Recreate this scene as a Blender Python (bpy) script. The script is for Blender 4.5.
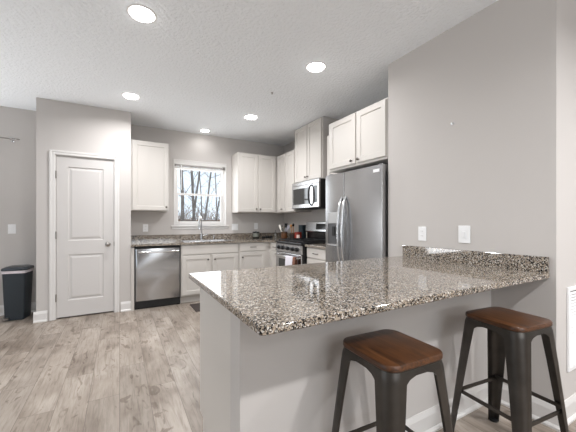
import bpy, bmesh, math, random
from mathutils import Vector, Matrix
R = math.radians
random.seed(7)
for _o in list(bpy.data.objects):
    bpy.data.objects.remove(_o)
SC = bpy.context.scene
COL = SC.collection

# ------------------------------------------------------------------ camera
cd = bpy.data.cameras.new('camera')
cd.sensor_width = 36.0
cd.lens = 299.4 / 576 * 36
cd.shift_y = 5.74 / 576
cd.clip_start = 0.05
cam = bpy.data.objects.new('camera', cd)
cam.location = (0, 0, 1.2245)
cam.rotation_euler = (R(90), 0, R(-29.355))
COL.objects.link(cam)
SC.camera = cam

# ------------------------------------------------------------------ sky, daylight, exposure
w = bpy.data.worlds.new('sky')
SC.world = w
w.use_nodes = True
wn = w.node_tree.nodes
wn['Background'].inputs[0].default_value = (0.76, 0.88, 1.0, 1)
wn['Background'].inputs[1].default_value = 1.2
SC.view_settings.view_transform = 'Standard'
SC.view_settings.look = 'None'
SC.view_settings.exposure = 0.27
SC.view_settings.gamma = 1.0

def area(name, loc, direction, sx, sy, power, color=(1, 1, 1), spread=180):
    l = bpy.data.lights.new(name, 'AREA')
    l.shape = 'RECTANGLE'
    l.size, l.size_y = sx, sy
    l.energy = power
    l.color = color
    l.spread = R(spread)
    o = bpy.data.objects.new(name, l)
    o.location = loc
    o.rotation_euler = Vector(direction).to_track_quat('-Z', 'Y').to_euler()
    COL.objects.link(o)
    return o
# daylight area lamps for windows and doors, plus a rear ceiling fill
area('rear_ceiling_fill', (0.6, -3.95, 1.75), (0, 1, 1.25), 3.2, 1.1, 62, (0.97, 0.985, 1.0))  # added unseen lamp, aimed up to brighten the ceiling
area('daylight_side_door', (-3.95, 1.2, 1.2), (1, 0.0, -0.02), 2.4, 2.0, 4, (0.96, 0.98, 1.0))
area('daylight_dining_door', (-2.75, 5.12, 1.2), (0, -1, 0.7), 1.5, 2.0, 78, (0.96, 0.98, 1.0))  # tilted upward to add light on the ceiling
area('daylight_sink_window', (1.23, 5.36, 1.72), (0, -1, -0.05), 0.8, 0.95, 10, (0.95, 0.98, 1.0))
CAN_POWER = 15.0

# ------------------------------------------------------------------ materials
def lin(c):
    return tuple((v / 12.92 if v <= 0.04045 else ((v + 0.055) / 1.055) ** 2.4) for v in c)
def rgb(r, g, b):
    return lin((r / 255, g / 255, b / 255)) + (1,)
def mat(name, col, rough=0.5, metal=0.0, spec=0.5, emit=0.0, bump=0.0, bscale=40.0, bdist=0.002, var=0.0, vscale=3.0, stretch=None, coat=0.0, detail=2):
    m = bpy.data.materials.new(name)
    m.use_nodes = True
    nt = m.node_tree
    b = nt.nodes['Principled BSDF']
    b.inputs['Base Color'].default_value = col
    b.inputs['Roughness'].default_value = rough
    b.inputs['Metallic'].default_value = metal
    b.inputs['Specular IOR Level'].default_value = spec
    b.inputs['Coat Weight'].default_value = coat
    if emit:
        b.inputs['Emission Color'].default_value = col
        b.inputs['Emission Strength'].default_value = emit
    if bump or var:
        tc = nt.nodes.new('ShaderNodeTexCoord')
        mp = nt.nodes.new('ShaderNodeMapping')
        if stretch:
            mp.inputs['Scale'].default_value = stretch
        nt.links.new(tc.outputs['Object'], mp.inputs[0])
    if bump:
        n = nt.nodes.new('ShaderNodeTexNoise')
        n.inputs['Scale'].default_value = bscale
        n.inputs['Detail'].default_value = detail
        nt.links.new(mp.outputs[0], n.inputs['Vector'])
        bp = nt.nodes.new('ShaderNodeBump')
        bp.inputs['Strength'].default_value = bump
        bp.inputs['Distance'].default_value = bdist
        nt.links.new(n.outputs[0], bp.inputs['Height'])
        nt.links.new(bp.outputs[0], b.inputs['Normal'])
    if var:
        n = nt.nodes.new('ShaderNodeTexNoise')
        n.inputs['Scale'].default_value = vscale
        n.inputs['Detail'].default_value = 3
        nt.links.new(mp.outputs[0], n.inputs['Vector'])
        cr = nt.nodes.new('ShaderNodeValToRGB')
        cr.color_ramp.elements[0].position = 0.3
        cr.color_ramp.elements[1].position = 0.7
        cr.color_ramp.elements[0].color = tuple(c * (1 - var) for c in col[:3]) + (1,)
        cr.color_ramp.elements[1].color = tuple(min(1, c * (1 + var)) for c in col[:3]) + (1,)
        nt.links.new(n.outputs[0], cr.inputs[0])
        nt.links.new(cr.outputs[0], b.inputs['Base Color'])
    return m

def ramp(nt, fac, stops, interp='LINEAR'):
    cr = nt.nodes.new('ShaderNodeValToRGB')
    e = cr.color_ramp.elements
    while len(e) > 1:
        e.remove(e[-1])
    e[0].position, e[0].color = stops[0]
    for p, c in stops[1:]:
        k = e.new(p)
        k.color = c
    cr.color_ramp.interpolation = interp
    nt.links.new(fac, cr.inputs[0])
    return cr.outputs[0]

def floor_mat():
    m = bpy.data.materials.new('oak_plank_floor')
    m.use_nodes = True
    nt = m.node_tree
    L = nt.links.new
    b = nt.nodes['Principled BSDF']
    tc = nt.nodes.new('ShaderNodeTexCoord')
    mp = nt.nodes.new('ShaderNodeMapping')
    mp.inputs['Rotation'].default_value = (0, 0, R(90))
    L(tc.outputs['Object'], mp.inputs[0])
    br = nt.nodes.new('ShaderNodeTexBrick')
    br.offset = 0.37
    br.offset_frequency = 2
    br.inputs['Color1'].default_value = (0, 0, 0, 1)
    br.inputs['Color2'].default_value = (1, 1, 1, 1)
    br.inputs['Mortar'].default_value = (0.5, 0.5, 0.5, 1)
    br.inputs['Scale'].default_value = 1.0
    br.inputs['Mortar Size'].default_value = 0.0016
    br.inputs['Mortar Smooth'].default_value = 0.2
    br.inputs['Brick Width'].default_value = 1.22
    br.inputs['Row Height'].default_value = 0.185
    L(mp.outputs[0], br.inputs['Vector'])
    # each plank samples its own piece of grain
    sc = nt.nodes.new('ShaderNodeVectorMath'); sc.operation = 'SCALE'
    sc.inputs['Scale'].default_value = 23.0
    L(br.outputs['Color'], sc.inputs[0])
    ad = nt.nodes.new('ShaderNodeVectorMath'); ad.operation = 'ADD'
    L(mp.outputs[0], ad.inputs[0]); L(sc.outputs[0], ad.inputs[1])
    def noise(scale, stretch, detail=4, rough=0.6, dist=0.0):
        k = nt.nodes.new('ShaderNodeMapping'); k.inputs['Scale'].default_value = stretch
        L(ad.outputs[0], k.inputs[0])
        n = nt.nodes.new('ShaderNodeTexNoise')
        n.inputs['Scale'].default_value = scale; n.inputs['Detail'].default_value = detail
        n.inputs['Roughness'].default_value = rough; n.inputs['Distortion'].default_value = dist
        L(k.outputs[0], n.inputs['Vector'])
        return n.outputs[0]
    grain = noise(9, (0.5, 6, 1), 5, 0.65, 0.8)
    cloud = noise(2.2, (1, 2.2, 1), 3, 0.5, 0.6)
    knot = noise(3.2, (1.6, 3.5, 1), 2, 0.5, 1.6)
    base = ramp(nt, cloud, [(0.28, rgb(124, 112, 101)), (0.5, rgb(154, 143, 132)), (0.72, rgb(172, 162, 152))])
    gr = ramp(nt, grain, [(0.30, (0.66, 0.63, 0.60, 1)), (0.50, (0.97, 0.97, 0.97, 1)), (0.70, (1.1, 1.1, 1.1, 1))])
    kn = ramp(nt, knot, [(0.0, (0.45, 0.40, 0.37, 1)), (0.32, (0.55, 0.50, 0.46, 1)), (0.39, (1, 1, 1, 1))])
    pl = ramp(nt, br.outputs['Color'], [(0, (0.86, 0.85, 0.84, 1)), (1, (1.1, 1.1, 1.1, 1))])
    def mul(a, c, fac=1.0):
        x = nt.nodes.new('ShaderNodeMix'); x.data_type = 'RGBA'; x.blend_type = 'MULTIPLY'
        x.inputs[0].default_value = fac
        L(a, x.inputs[6]); L(c, x.inputs[7])
        return x.outputs[2]
    c = mul(mul(mul(base, gr), kn, 0.8), pl)
    sm = nt.nodes.new('ShaderNodeMix'); sm.data_type = 'RGBA'
    L(br.outputs['Fac'], sm.inputs[0]); L(c, sm.inputs[6])
    sm.inputs[7].default_value = rgb(108, 97, 89)
    L(sm.outputs[2], b.inputs['Base Color'])
    b.inputs['Roughness'].default_value = 0.42
    b.inputs['Specular IOR Level'].default_value = 0.45
    bp = nt.nodes.new('ShaderNodeBump'); bp.inputs['Strength'].default_value = 0.25; bp.inputs['Distance'].default_value = 0.001
    L(grain, bp.inputs['Height']); L(bp.outputs[0], b.inputs['Normal'])
    return m

def granite_mat():
    m = bpy.data.materials.new('speckled_granite')
    m.use_nodes = True
    nt = m.node_tree
    L = nt.links.new
    b = nt.nodes['Principled BSDF']
    tc = nt.nodes.new('ShaderNodeTexCoord')
    def vor(scale, off):
        mp = nt.nodes.new('ShaderNodeMapping'); mp.inputs['Location'].default_value = off
        L(tc.outputs['Object'], mp.inputs[0])
        nz = nt.nodes.new('ShaderNodeTexNoise'); nz.inputs['Scale'].default_value = 90
        L(mp.outputs[0], nz.inputs['Vector'])
        mx = nt.nodes.new('ShaderNodeMix'); mx.data_type = 'VECTOR'
        mx.inputs[0].default_value = 0.006
        L(mp.outputs[0], mx.inputs[4]); L(nz.outputs['Color'], mx.inputs[5])
        v = nt.nodes.new('ShaderNodeTexVoronoi'); v.inputs['Scale'].default_value = scale
        L(mx.outputs[1], v.inputs['Vector'])
        s = nt.nodes.new('ShaderNodeSeparateColor'); L(v.outputs['Color'], s.inputs[0])
        return s.outputs[0], s.outputs[1]
    a, a2 = vor(165, (0, 0, 0))
    f, f2 = vor(320, (3, 1, 2))
    big = ramp(nt, a, [(0, rgb(15, 15, 15)), (0.31, rgb(75, 69, 65)), (0.36, rgb(131, 118, 104)), (0.56, rgb(165, 151, 134)), (0.84, rgb(206, 200, 191)), (0.93, rgb(103, 88, 77))], 'CONSTANT')
    fine = ramp(nt, f, [(0, rgb(16, 15, 16)), (0.33, rgb(97, 91, 84)), (0.46, rgb(157, 144, 128)), (0.82, rgb(212, 206, 200))], 'CONSTANT')
    mx = nt.nodes.new('ShaderNodeMix'); mx.data_type = 'RGBA'
    gt = nt.nodes.new('ShaderNodeMath'); gt.operation = 'GREATER_THAN'; gt.inputs[1].default_value = 0.55
    L(a2, gt.inputs[0])
    L(gt.outputs[0], mx.inputs[0]); L(big, mx.inputs[6]); L(fine, mx.inputs[7])
    L(mx.outputs[2], b.inputs['Base Color'])
    b.inputs['Roughness'].default_value = 0.06
    b.inputs['Specular IOR Level'].default_value = 0.75
    return m

def wood_mat(name, c0, c1, rough=0.35, axis=(1, 8, 8)):
    m = bpy.data.materials.new(name)
    m.use_nodes = True
    nt = m.node_tree
    b = nt.nodes['Principled BSDF']
    tc = nt.nodes.new('ShaderNodeTexCoord')
    mp = nt.nodes.new('ShaderNodeMapping'); mp.inputs['Scale'].default_value = axis
    nt.links.new(tc.outputs['Object'], mp.inputs[0])
    n = nt.nodes.new('ShaderNodeTexNoise')
    n.inputs['Scale'].default_value = 9; n.inputs['Detail'].default_value = 5; n.inputs['Distortion'].default_value = 0.6
    nt.links.new(mp.outputs[0], n.inputs['Vector'])
    nt.links.new(ramp(nt, n.outputs[0], [(0.3, c0), (0.7, c1)]), b.inputs['Base Color'])
    b.inputs['Roughness'].default_value = rough
    return m

def glass_mat(name, gloss=0.06, tint=(1, 1, 1, 1), rough=0.0):
    m = bpy.data.materials.new(name)
    m.use_nodes = True
    nt = m.node_tree
    nt.nodes.clear()
    o = nt.nodes.new('ShaderNodeOutputMaterial')
    mx = nt.nodes.new('ShaderNodeMixShader')
    t = nt.nodes.new('ShaderNodeBsdfTransparent'); t.inputs[0].default_value = tint
    g = nt.nodes.new('ShaderNodeBsdfGlossy'); g.inputs['Roughness'].default_value = rough
    mx.inputs[0].default_value = gloss
    nt.links.new(t.outputs[0], mx.inputs[1]); nt.links.new(g.outputs[0], mx.inputs[2])
    nt.links.new(mx.outputs[0], o.inputs[0])
    return m

M = {}
M['wall'] = mat('greige_wall_paint', rgb(199, 194, 190), 0.85, bump=0.08, bscale=220, bdist=0.001)
M['ceiling'] = mat('textured_ceiling_paint', rgb(244, 247, 250), 0.95, bump=1.0, bscale=38, bdist=0.012, detail=4)
M['trim'] = mat('white_trim_paint', rgb(222, 219, 216), 0.4)
M['door'] = mat('white_door_paint', rgb(206, 202, 199), 0.45)
M['cabinet'] = mat('cream_cabinet_paint', rgb(206, 201, 195), 0.42)
M['cabinet_end'] = mat('cabinet_end_paint', rgb(208, 202, 199), 0.45)
M['kick'] = mat('dark_toe_kick', rgb(120, 112, 104), 0.6)
M['floor'] = floor_mat()
M['granite'] = granite_mat()
M['steel'] = mat('brushed_stainless', rgb(190, 190, 191), 0.26, 1.0, bump=0.10, bscale=7, bdist=0.004, stretch=(1, 1, 0.35), detail=1)
M['grey_panel'] = mat('grey_panel_plastic', rgb(176, 176, 176), 0.35)
M['slat'] = mat('shade_toned_slats', rgb(128, 118, 110), 0.6)  # slats darkened: the shade under the valance is put into their colour
M['handle_steel'] = mat('satin_handle_steel', rgb(205, 205, 206), 0.2, 1.0)
M['fridge_steel'] = mat('brushed_fridge_steel', rgb(168, 168, 169), 0.24, 1.0, bump=0.14, bscale=5, bdist=0.006, stretch=(1, 0.6, 1.6), detail=1)
M['steel_dark'] = mat('dark_grey_steel', rgb(92, 92, 94), 0.45, 0.6)
M['chrome'] = mat('polished_chrome', rgb(225, 225, 226), 0.10, 1.0)
M['nickel'] = mat('dark_nickel', rgb(104, 98, 92), 0.3, 1.0)
M['satin'] = mat('satin_nickel', rgb(165, 160, 155), 0.28, 1.0)
M['black'] = mat('black_enamel', rgb(22, 22, 23), 0.25)
M['black_matte'] = mat('black_matte', rgb(26, 26, 27), 0.6)
M['dark_glass'] = mat('dark_appliance_glass', rgb(34, 36, 38), 0.06, spec=0.7)
M['display'] = mat('black_display', rgb(16, 17, 19), 0.12)
M['gun'] = mat('gunmetal_steel', rgb(80, 76, 72), 0.36, 0.85, var=0.18, vscale=9)
M['stool_wood'] = wood_mat('walnut_stool_seat', rgb(50, 30, 17), rgb(98, 61, 35), 0.34, (7, 0.8, 7))
M['can'] = mat('charcoal_plastic', rgb(46, 53, 59), 0.38)
M['can_lid'] = mat('charcoal_lid', rgb(56, 62, 68), 0.25)
M['bag'] = mat('white_bag_plastic', rgb(226, 216, 220), 0.45)
M['plastic'] = mat('white_plastic', rgb(240, 240, 240), 0.35)
M['slot'] = mat('slot_grey', rgb(120, 118, 116), 0.6)
M['lens'] = mat('frosted_lamp_lens', (1.0, 0.98, 0.95, 1), 0.5, emit=14.0)
M['glass'] = glass_mat('window_glass', 0.05)
M['bottle_glass'] = glass_mat('bottle_glass', 0.18, (0.86, 0.87, 0.84, 1), 0.03)
M['towel'] = mat('white_towel_cloth', rgb(222, 218, 226), 0.95, bump=0.3, bscale=400)
M['towel_brown'] = mat('brown_towel_cloth', rgb(122, 84, 68), 0.95, bump=0.3, bscale=400)
M['mat'] = mat('dark_mat_weave', rgb(62, 54, 50), 0.95, var=0.25, vscale=60)
M['amber'] = mat('brown_stoneware', rgb(92, 58, 32), 0.3, var=0.35, vscale=22)
M['dark_crock'] = mat('dark_stoneware', rgb(38, 30, 25), 0.5)
M['beech'] = wood_mat('beech_utensil', rgb(150, 100, 56), rgb(190, 140, 88), 0.5, (8, 8, 1))
M['white_util'] = mat('white_silicone', rgb(236, 232, 224), 0.4)
M['grey_util'] = mat('grey_silicone', rgb(150, 148, 158), 0.45)
M['red'] = mat('red_tin', rgb(132, 40, 26), 0.3)
M['teal'] = mat('dark_teal_tin', rgb(30, 46, 54), 0.3)
M['label'] = mat('pale_label', rgb(236, 214, 204), 0.5)
M['pale_bottle'] = mat('pale_bottle_plastic', rgb(206, 196, 180), 0.4)
M['jar'] = mat('grey_green_jar', rgb(108, 110, 102), 0.2)
M['bark'] = mat('winter_bark', rgb(128, 120, 114), 0.95, var=0.25, vscale=6)
M['brush'] = mat('winter_brush', rgb(146, 124, 108), 0.95)
M['leaf_ground'] = mat('leaf_litter', rgb(132, 112, 94), 1.0, var=0.3, vscale=1.5)

# ------------------------------------------------------------------ mesh building
class MB:
    def __init__(s):
        s.bm = bmesh.new()
    def quad(s, pts):
        return s.bm.faces.new([s.bm.verts.new(p) for p in pts])
    def box(s, x0, x1, y0, y1, z0, z1, bev=0.0, seg=2):
        t = bmesh.new()
        bmesh.ops.create_cube(t, size=1)
        x0, x1 = min(x0, x1), max(x0, x1); y0, y1 = min(y0, y1), max(y0, y1); z0, z1 = min(z0, z1), max(z0, z1)
        for v in t.verts:
            v.co = Vector((x0 + (v.co.x + .5) * (x1 - x0), y0 + (v.co.y + .5) * (y1 - y0), z0 + (v.co.z + .5) * (z1 - z0)))
        if bev:
            bmesh.ops.bevel(t, geom=t.edges[:], offset=bev, segments=seg, profile=0.5, affect='EDGES')
        s.add(t)
        return s
    def add(s, t, mtx=None):
        me = bpy.data.meshes.new('t')
        t.to_mesh(me)
        if mtx is not None:
            me.transform(mtx)
        s.bm.from_mesh(me)
        bpy.data.meshes.remove(me)
        t.free()
        return s
    def cyl(s, a, b, r0, r1=None, n=16, cap=True):
        r1 = r0 if r1 is None else r1
        return s.tube([a, b], [r0, r1], n, cap)
    def tube(s, pts, rad, n=10, cap=True):
        pts = [Vector(p) for p in pts]
        if not isinstance(rad, (list, tuple)):
            rad = [rad] * len(pts)
        d = (pts[1] - pts[0]).normalized()
        ref = Vector((0, 0, 1)) if abs(d.z) < 0.9 else Vector((1, 0, 0))
        u = d.cross(ref).normalized()
        rings = []
        for i, p in enumerate(pts):
            if i == 0: t = pts[1] - pts[0]
            elif i == len(pts) - 1: t = pts[-1] - pts[-2]
            else: t = (pts[i + 1] - p).normalized() + (p - pts[i - 1]).normalized()
            t.normalize()
            u = (u - t * u.dot(t)).normalized()
            v = t.cross(u)
            rings.append([s.bm.verts.new(p + (u * math.cos(k * 2 * math.pi / n) + v * math.sin(k * 2 * math.pi / n)) * rad[i]) for k in range(n)])
        for a, b in zip(rings, rings[1:]):
            for k in range(n):
                s.bm.faces.new((a[k], a[(k + 1) % n], b[(k + 1) % n], b[k]))
        if cap:
            s.bm.faces.new(rings[0][::-1]); s.bm.faces.new(rings[-1])
        return s
    def lathe(s, c, prof, n=24, axis=(0, 0, 1)):
        # prof: (radius, height) pairs along the axis from c
        A = Vector(axis).normalized()
        ref = Vector((0, 0, 1)) if abs(A.z) < 0.9 else Vector((1, 0, 0))
        u = A.cross(ref).normalized(); v = A.cross(u)
        c = Vector(c)
        rings = []
        for r, h in prof:
            if r < 1e-6:
                rings.append([s.bm.verts.new(c + A * h)])
            else:
                rings.append([s.bm.verts.new(c + A * h + (u * math.cos(k * 2 * math.pi / n) + v * math.sin(k * 2 * math.pi / n)) * r) for k in range(n)])
        for a, b in zip(rings, rings[1:]):
            for k in range(n):
                k2 = (k + 1) % n
                if len(a) == 1 and len(b) == 1: continue
                if len(a) == 1: s.bm.faces.new((a[0], b[k2], b[k]))
                elif len(b) == 1: s.bm.faces.new((a[k], a[k2], b[0]))
                else: s.bm.faces.new((a[k], a[k2], b[k2], b[k]))
        return s
    def loft(s, loops, closed=True, cap=True):
        rings = [[s.bm.verts.new(p) for p in lp] for lp in loops]
        n = len(rings[0])
        for a, b in zip(rings, rings[1:]):
            for k in range(n if closed else n - 1):
                k2 = (k + 1) % n
                s.bm.faces.new((a[k], a[k2], b[k2], b[k]))
        if cap:
            s.bm.faces.new(rings[0][::-1]); s.bm.faces.new(rings[-1])
        return s

def children(o):
    return [c for c in COL.objects if c.parent == o]
ORIGIN = {}
def part(name, mb, m, parent=None, label=None, smooth=False, origin=None, auto=35):
    bm = mb.bm
    bmesh.ops.recalc_face_normals(bm, faces=bm.faces[:])
    org = Vector(ORIGIN.get(parent.name, (0, 0, 0))) if parent else Vector(origin or (0, 0, 0))
    me = bpy.data.meshes.new(name)
    bm.to_mesh(me); bm.free()
    me.transform(Matrix.Translation(-org))
    if smooth:
        for p in me.polygons: p.use_smooth = True
        me.set_sharp_from_angle(angle=R(auto))
    me.materials.append(m if not isinstance(m, str) else M[m])
    o = bpy.data.objects.new(name, me)
    COL.objects.link(o)
    if parent:
        o.parent = parent
    else:
        o.location = org
    ORIGIN[o.name] = org.copy()
    if label: o['label'] = label
    return o
def thing(name, label, cat, loc=(0, 0, 0), group=None, kind=None):
    o = bpy.data.objects.new(name, None)
    o.empty_display_size = 0.1
    o.location = loc
    COL.objects.link(o)
    ORIGIN[o.name] = Vector(loc)
    o['label'] = label
    if cat: o['category'] = cat
    if group: o['group'] = group
    if kind: o['kind'] = kind
    return o
def tag(o, label, cat, group=None, kind=None):
    o['label'] = label; o['category'] = cat
    if group: o['group'] = group
    if kind: o['kind'] = kind
    return o
def struct(name, mb, m, label, cat, **k):
    o = part(name, mb, m, **k)
    return tag(o, label, cat, kind='structure')

# a mapping for fronts: (u, w, n) -> world; facing '-y': u=x, n goes to -y; facing '-x': u=y, n goes to -x
def fmap(facing, plane):
    if facing == '-y': return lambda u, w_, n: (u, plane - n, w_)
    if facing == '+y': return lambda u, w_, n: (u, plane + n, w_)
    if facing == '-x': return lambda u, w_, n: (plane - n, u, w_)
def fbox(mb, f, u0, u1, w0, w1, n0, n1, bev=0.0):
    a = f(u0, w0, n0); b = f(u1, w1, n1)
    return mb.box(a[0], b[0], a[1], b[1], a[2], b[2], bev)
def panel_front(facing, plane, u0, u1, w0, w1, t=0.019, rail=0.057, deep=0.009, raised=False):
    """a door with square recessed panel: outer ring, sloped inner lip, panel"""
    f = fmap(facing, plane)
    mb = MB()
    def ring(i, n):
        return [f(u0 + i, w0 + i, n), f(u1 - i, w0 + i, n), f(u1 - i, w1 - i, n), f(u0 + i, w1 - i, n)]
    seq = [ring(0, 0), ring(0, t - 0.002), ring(0.002, t), ring(rail, t), ring(rail + 0.004, t - deep * 0.5), ring(rail + 0.006, t - deep)]
    mb.loft(seq, True, True)
    return mb
def slab_front(facing, plane, u0, u1, w0, w1, t=0.019):
    f = fmap(facing, plane)
    mb = MB()
    fbox(mb, f, u0, u1, w0, w1, 0, t, 0.002)
    return mb
def knob(facing, plane, u, w_, parent, m='nickel', r=0.014):
    f = fmap(facing, plane)
    c = Vector(f(u, w_, 0)); ax = Vector(f(u, w_, 1)) - c
    mb = MB().lathe(c, [(0.0, 0), (r * 0.62, 0), (r * 0.42, 0.006), (r * 0.42, 0.013), (r, 0.018), (r * 1.05, 0.024), (r * 0.7, 0.029), (0, 0.030)], 16, ax)
    return part('knob', mb, m, parent, smooth=True)
def bar_pull(facing, plane, u, w_, parent, L=0.10, m='nickel'):
    f = fmap(facing, plane)
    pts = [f(u - L / 2, w_, 0), f(u - L / 2, w_, 0.018), f(u - L / 2 + 0.012, w_ , 0.028), f(u, w_, 0.032), f(u + L / 2 - 0.012, w_, 0.028), f(u + L / 2, w_, 0.018), f(u + L / 2, w_, 0)]
    return part('handle', MB().tube(pts, 0.0055, 8), m, parent, smooth=True)

# ------------------------------------------------------------------ key planes
CE = 2.74
YB = 5.258            # back wall
XK = 2.863            # kitchen right wall
XR = 2.259            # near right wall
YR0, YR1 = 0.768, 2.045
PX0, PX1, YP = -0.885, 0.136, 4.68   # pantry
TH = 0.12
YPAN = 1.125          # knee wall face

# ------------------------------------------------------------------ the room
struct('floor', MB().box(-4.1, 5.0, -4.1, YB + TH, -0.05, 0), 'floor', 'grey-brown oak plank floor running through the kitchen', 'floor')
struct('ceiling', MB().box(-4.1, 5.0, -4.1, YB + TH, CE, CE + 0.08), 'ceiling', 'white textured ceiling with recessed lights', 'ceiling')
WX0, WX1, WZ0, WZ1 = 0.79, 1.665, 1.165, 2.255   # window opening
wb = MB()
wb.box(-4.1, WX0, YB, YB + TH, 0, CE).box(WX1, XK + TH, YB, YB + TH, 0, CE).box(WX0, WX1, YB, YB + TH, 0, WZ0).box(WX0, WX1, YB, YB + TH, WZ1, CE)
struct('wall_back', wb, 'wall', 'greige back wall with the sink window', 'wall')
DX0, DX1, DZ = -0.690, -0.070, 2.052
wp = MB()
wp.box(PX0, DX0 - 0.02, YP, YP + TH, 0, CE).box(DX1 + 0.02, PX1, YP, YP + TH, 0, CE).box(DX0 - 0.02, DX1 + 0.02, YP, YP + TH, DZ + 0.02, CE)
wp.box(PX0, PX0 + TH, YP + TH, YB, 0, CE).box(PX1 - TH, PX1, YP + TH, YB, 0, CE)
struct('wall_pantry', wp, 'wall', 'greige boxed-out pantry wall around the white door', 'wall')
struct('wall_kitchen', MB().box(XK, XK + TH, YR1, YB, 0, CE), 'wall', 'greige wall behind range and refrigerator', 'wall')
struct('wall_right', MB().box(XR, 5.0, YR0, YR1, 0, CE), 'wall', 'greige near wall where the granite peninsula ends', 'wall')
wl = MB()
wl.box(-4.1 - TH, -4.1, -4.1, 0.0, 0, CE).box(-4.1 - TH, -4.1, 2.4, YB + TH, 0, CE).box(-4.1 - TH, -4.1, 0.0, 2.4, 2.2, CE)
struct('wall_left', wl, 'wall', 'greige wall on the far left side', 'wall')
wr = MB()
wr.box(-4.1, -1.0, -4.1 - TH, -4.1, 0, CE).box(2.2, 5.0, -4.1 - TH, -4.1, 0, CE).box(-1.0, 2.2, -4.1 - TH, -4.1, 0, 0.6).box(-1.0, 2.2, -4.1 - TH, -4.1, 2.3, CE)
struct('wall_rear', wr, 'wall', 'greige wall behind the camera', 'wall')
struct('wall_far', MB().box(5.0, 5.0 + TH, -4.1, YR0, 0, CE), 'wall', 'greige wall at the far right side', 'wall')
struct('wall_peninsula', MB().box(0.415, XR, YPAN, 1.243, 0, 0.884), 'wall', 'greige knee wall under the peninsula overhang', 'wall')

def baseboard(name, x0, x1, y0, y1, side, label):
    """side: the direction the board faces"""
    h, t, s = 0.130, 0.014, 0.012
    mb = MB()
    if side == '-y':
        prof = [(0, 0), (-t - s, 0), (-t - s, 0.012), (-t - 0.004, 0.022), (-t, 0.024), (-t, h - 0.03), (-t * 0.75, h - 0.018), (-t * 0.45, h - 0.006), (-t * 0.3, h), (0, h)]
        mb.loft([[(x0, y0 + a, b) for a, b in prof], [(x1, y0 + a, b) for a, b in prof]])
    else:
        sg = -1 if side == '-x' else 1
        prof = [(0, 0), (sg * (t + s), 0), (sg * (t + s), 0.012), (sg * (t + 0.004), 0.022), (sg * t, 0.024), (sg * t, h - 0.03), (sg * t * .75, h - 0.018), (sg * t * .45, h - 0.006), (sg * t * .3, h), (0, h)]
        mb.loft([[(x0 + a, y0, b) for a, b in prof], [(x0 + a, y1, b) for a, b in prof]])
    return struct(name, mb, 'trim', label, 'baseboard')
baseboard('baseboard_back', -4.0, PX0, YB, YB, '-y', 'white baseboard behind the trash can')
baseboard('baseboard_pantry_left', PX0 - 0.026, DX0 - 0.085, YP, YP, '-y', 'white baseboard left of the pantry door')
baseboard('baseboard_pantry_right', DX1 + 0.085, PX1, YP, YP, '-y', 'white baseboard right of the pantry door')
baseboard('baseboard_pantry_side', PX0, PX0, YP, YB - 0.03, '-x', 'white baseboard on the pantry side beside the trash can')
baseboard('baseboard_peninsula', 0.415, XR - 0.026, YPAN, YPAN, '-y', 'white baseboard along the knee wall behind the stools')
baseboard('baseboard_right', XR, XR, YR0 - 0.026, YPAN, '-x', 'white baseboard below the peninsula wall end')
baseboard('baseboard_vent', XR, 4.9, YR0, YR0, '-y', 'white baseboard under the air return grille')

# pantry door
d1 = thing('door_1', 'white two-panel pantry door with satin nickel knob', 'door', ((DX0 + DX1) / 2, YP, 0), kind='structure')
cz = MB()
def casing_bar(mb, x0, x1, z0, z1):
    mb.box(x0, x1, YP - 0.016, YP, z0, z1, 0.003)
cw = 0.050
casing_bar(cz, DX0 - 0.012 - cw, DX0 - 0.012, 0, DZ + 0.012 + cw)
casing_bar(cz, DX1 + 0.012, DX1 + 0.012 + cw, 0, DZ + 0.012 + cw)
casing_bar(cz, DX0 - 0.012, DX1 + 0.012, DZ + 0.012, DZ + 0.012 + cw)
cz.box(DX0 - 0.012 - cw - 0.004, DX0 - 0.042, YP - 0.021, YP, 0, DZ + 0.014 + cw, 0.003)
cz.box(DX1 + 0.042, DX1 + 0.016 + cw, YP - 0.021, YP, 0, DZ + 0.014 + cw, 0.003)
cz.box(DX0 - 0.042, DX1 + 0.042, YP - 0.021, YP, DZ + 0.042, DZ + 0.016 + cw, 0.003)
part('casing', cz, 'trim', d1)
jm = MB()
jm.box(DX0 - 0.02, DX0 - 0.003, YP, YP + TH, 0, DZ + 0.02).box(DX1 + 0.003, DX1 + 0.02, YP, YP + TH, 0, DZ + 0.02).box(DX0 - 0.003, DX1 + 0.003, YP, YP + TH, DZ + 0.003, DZ + 0.02)
jm.box(DX0 - 0.003, DX0 + 0.012, YP + 0.052, YP + 0.07, 0, DZ + .003).box(DX1 - 0.012, DX1 + 0.003, YP + 0.052, YP + 0.07, 0, DZ + .003).box(DX0 + .012, DX1 - .012, YP + 0.052, YP + 0.07, DZ - 0.01, DZ + .003)
part('jamb', jm, 'trim', d1)
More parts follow.
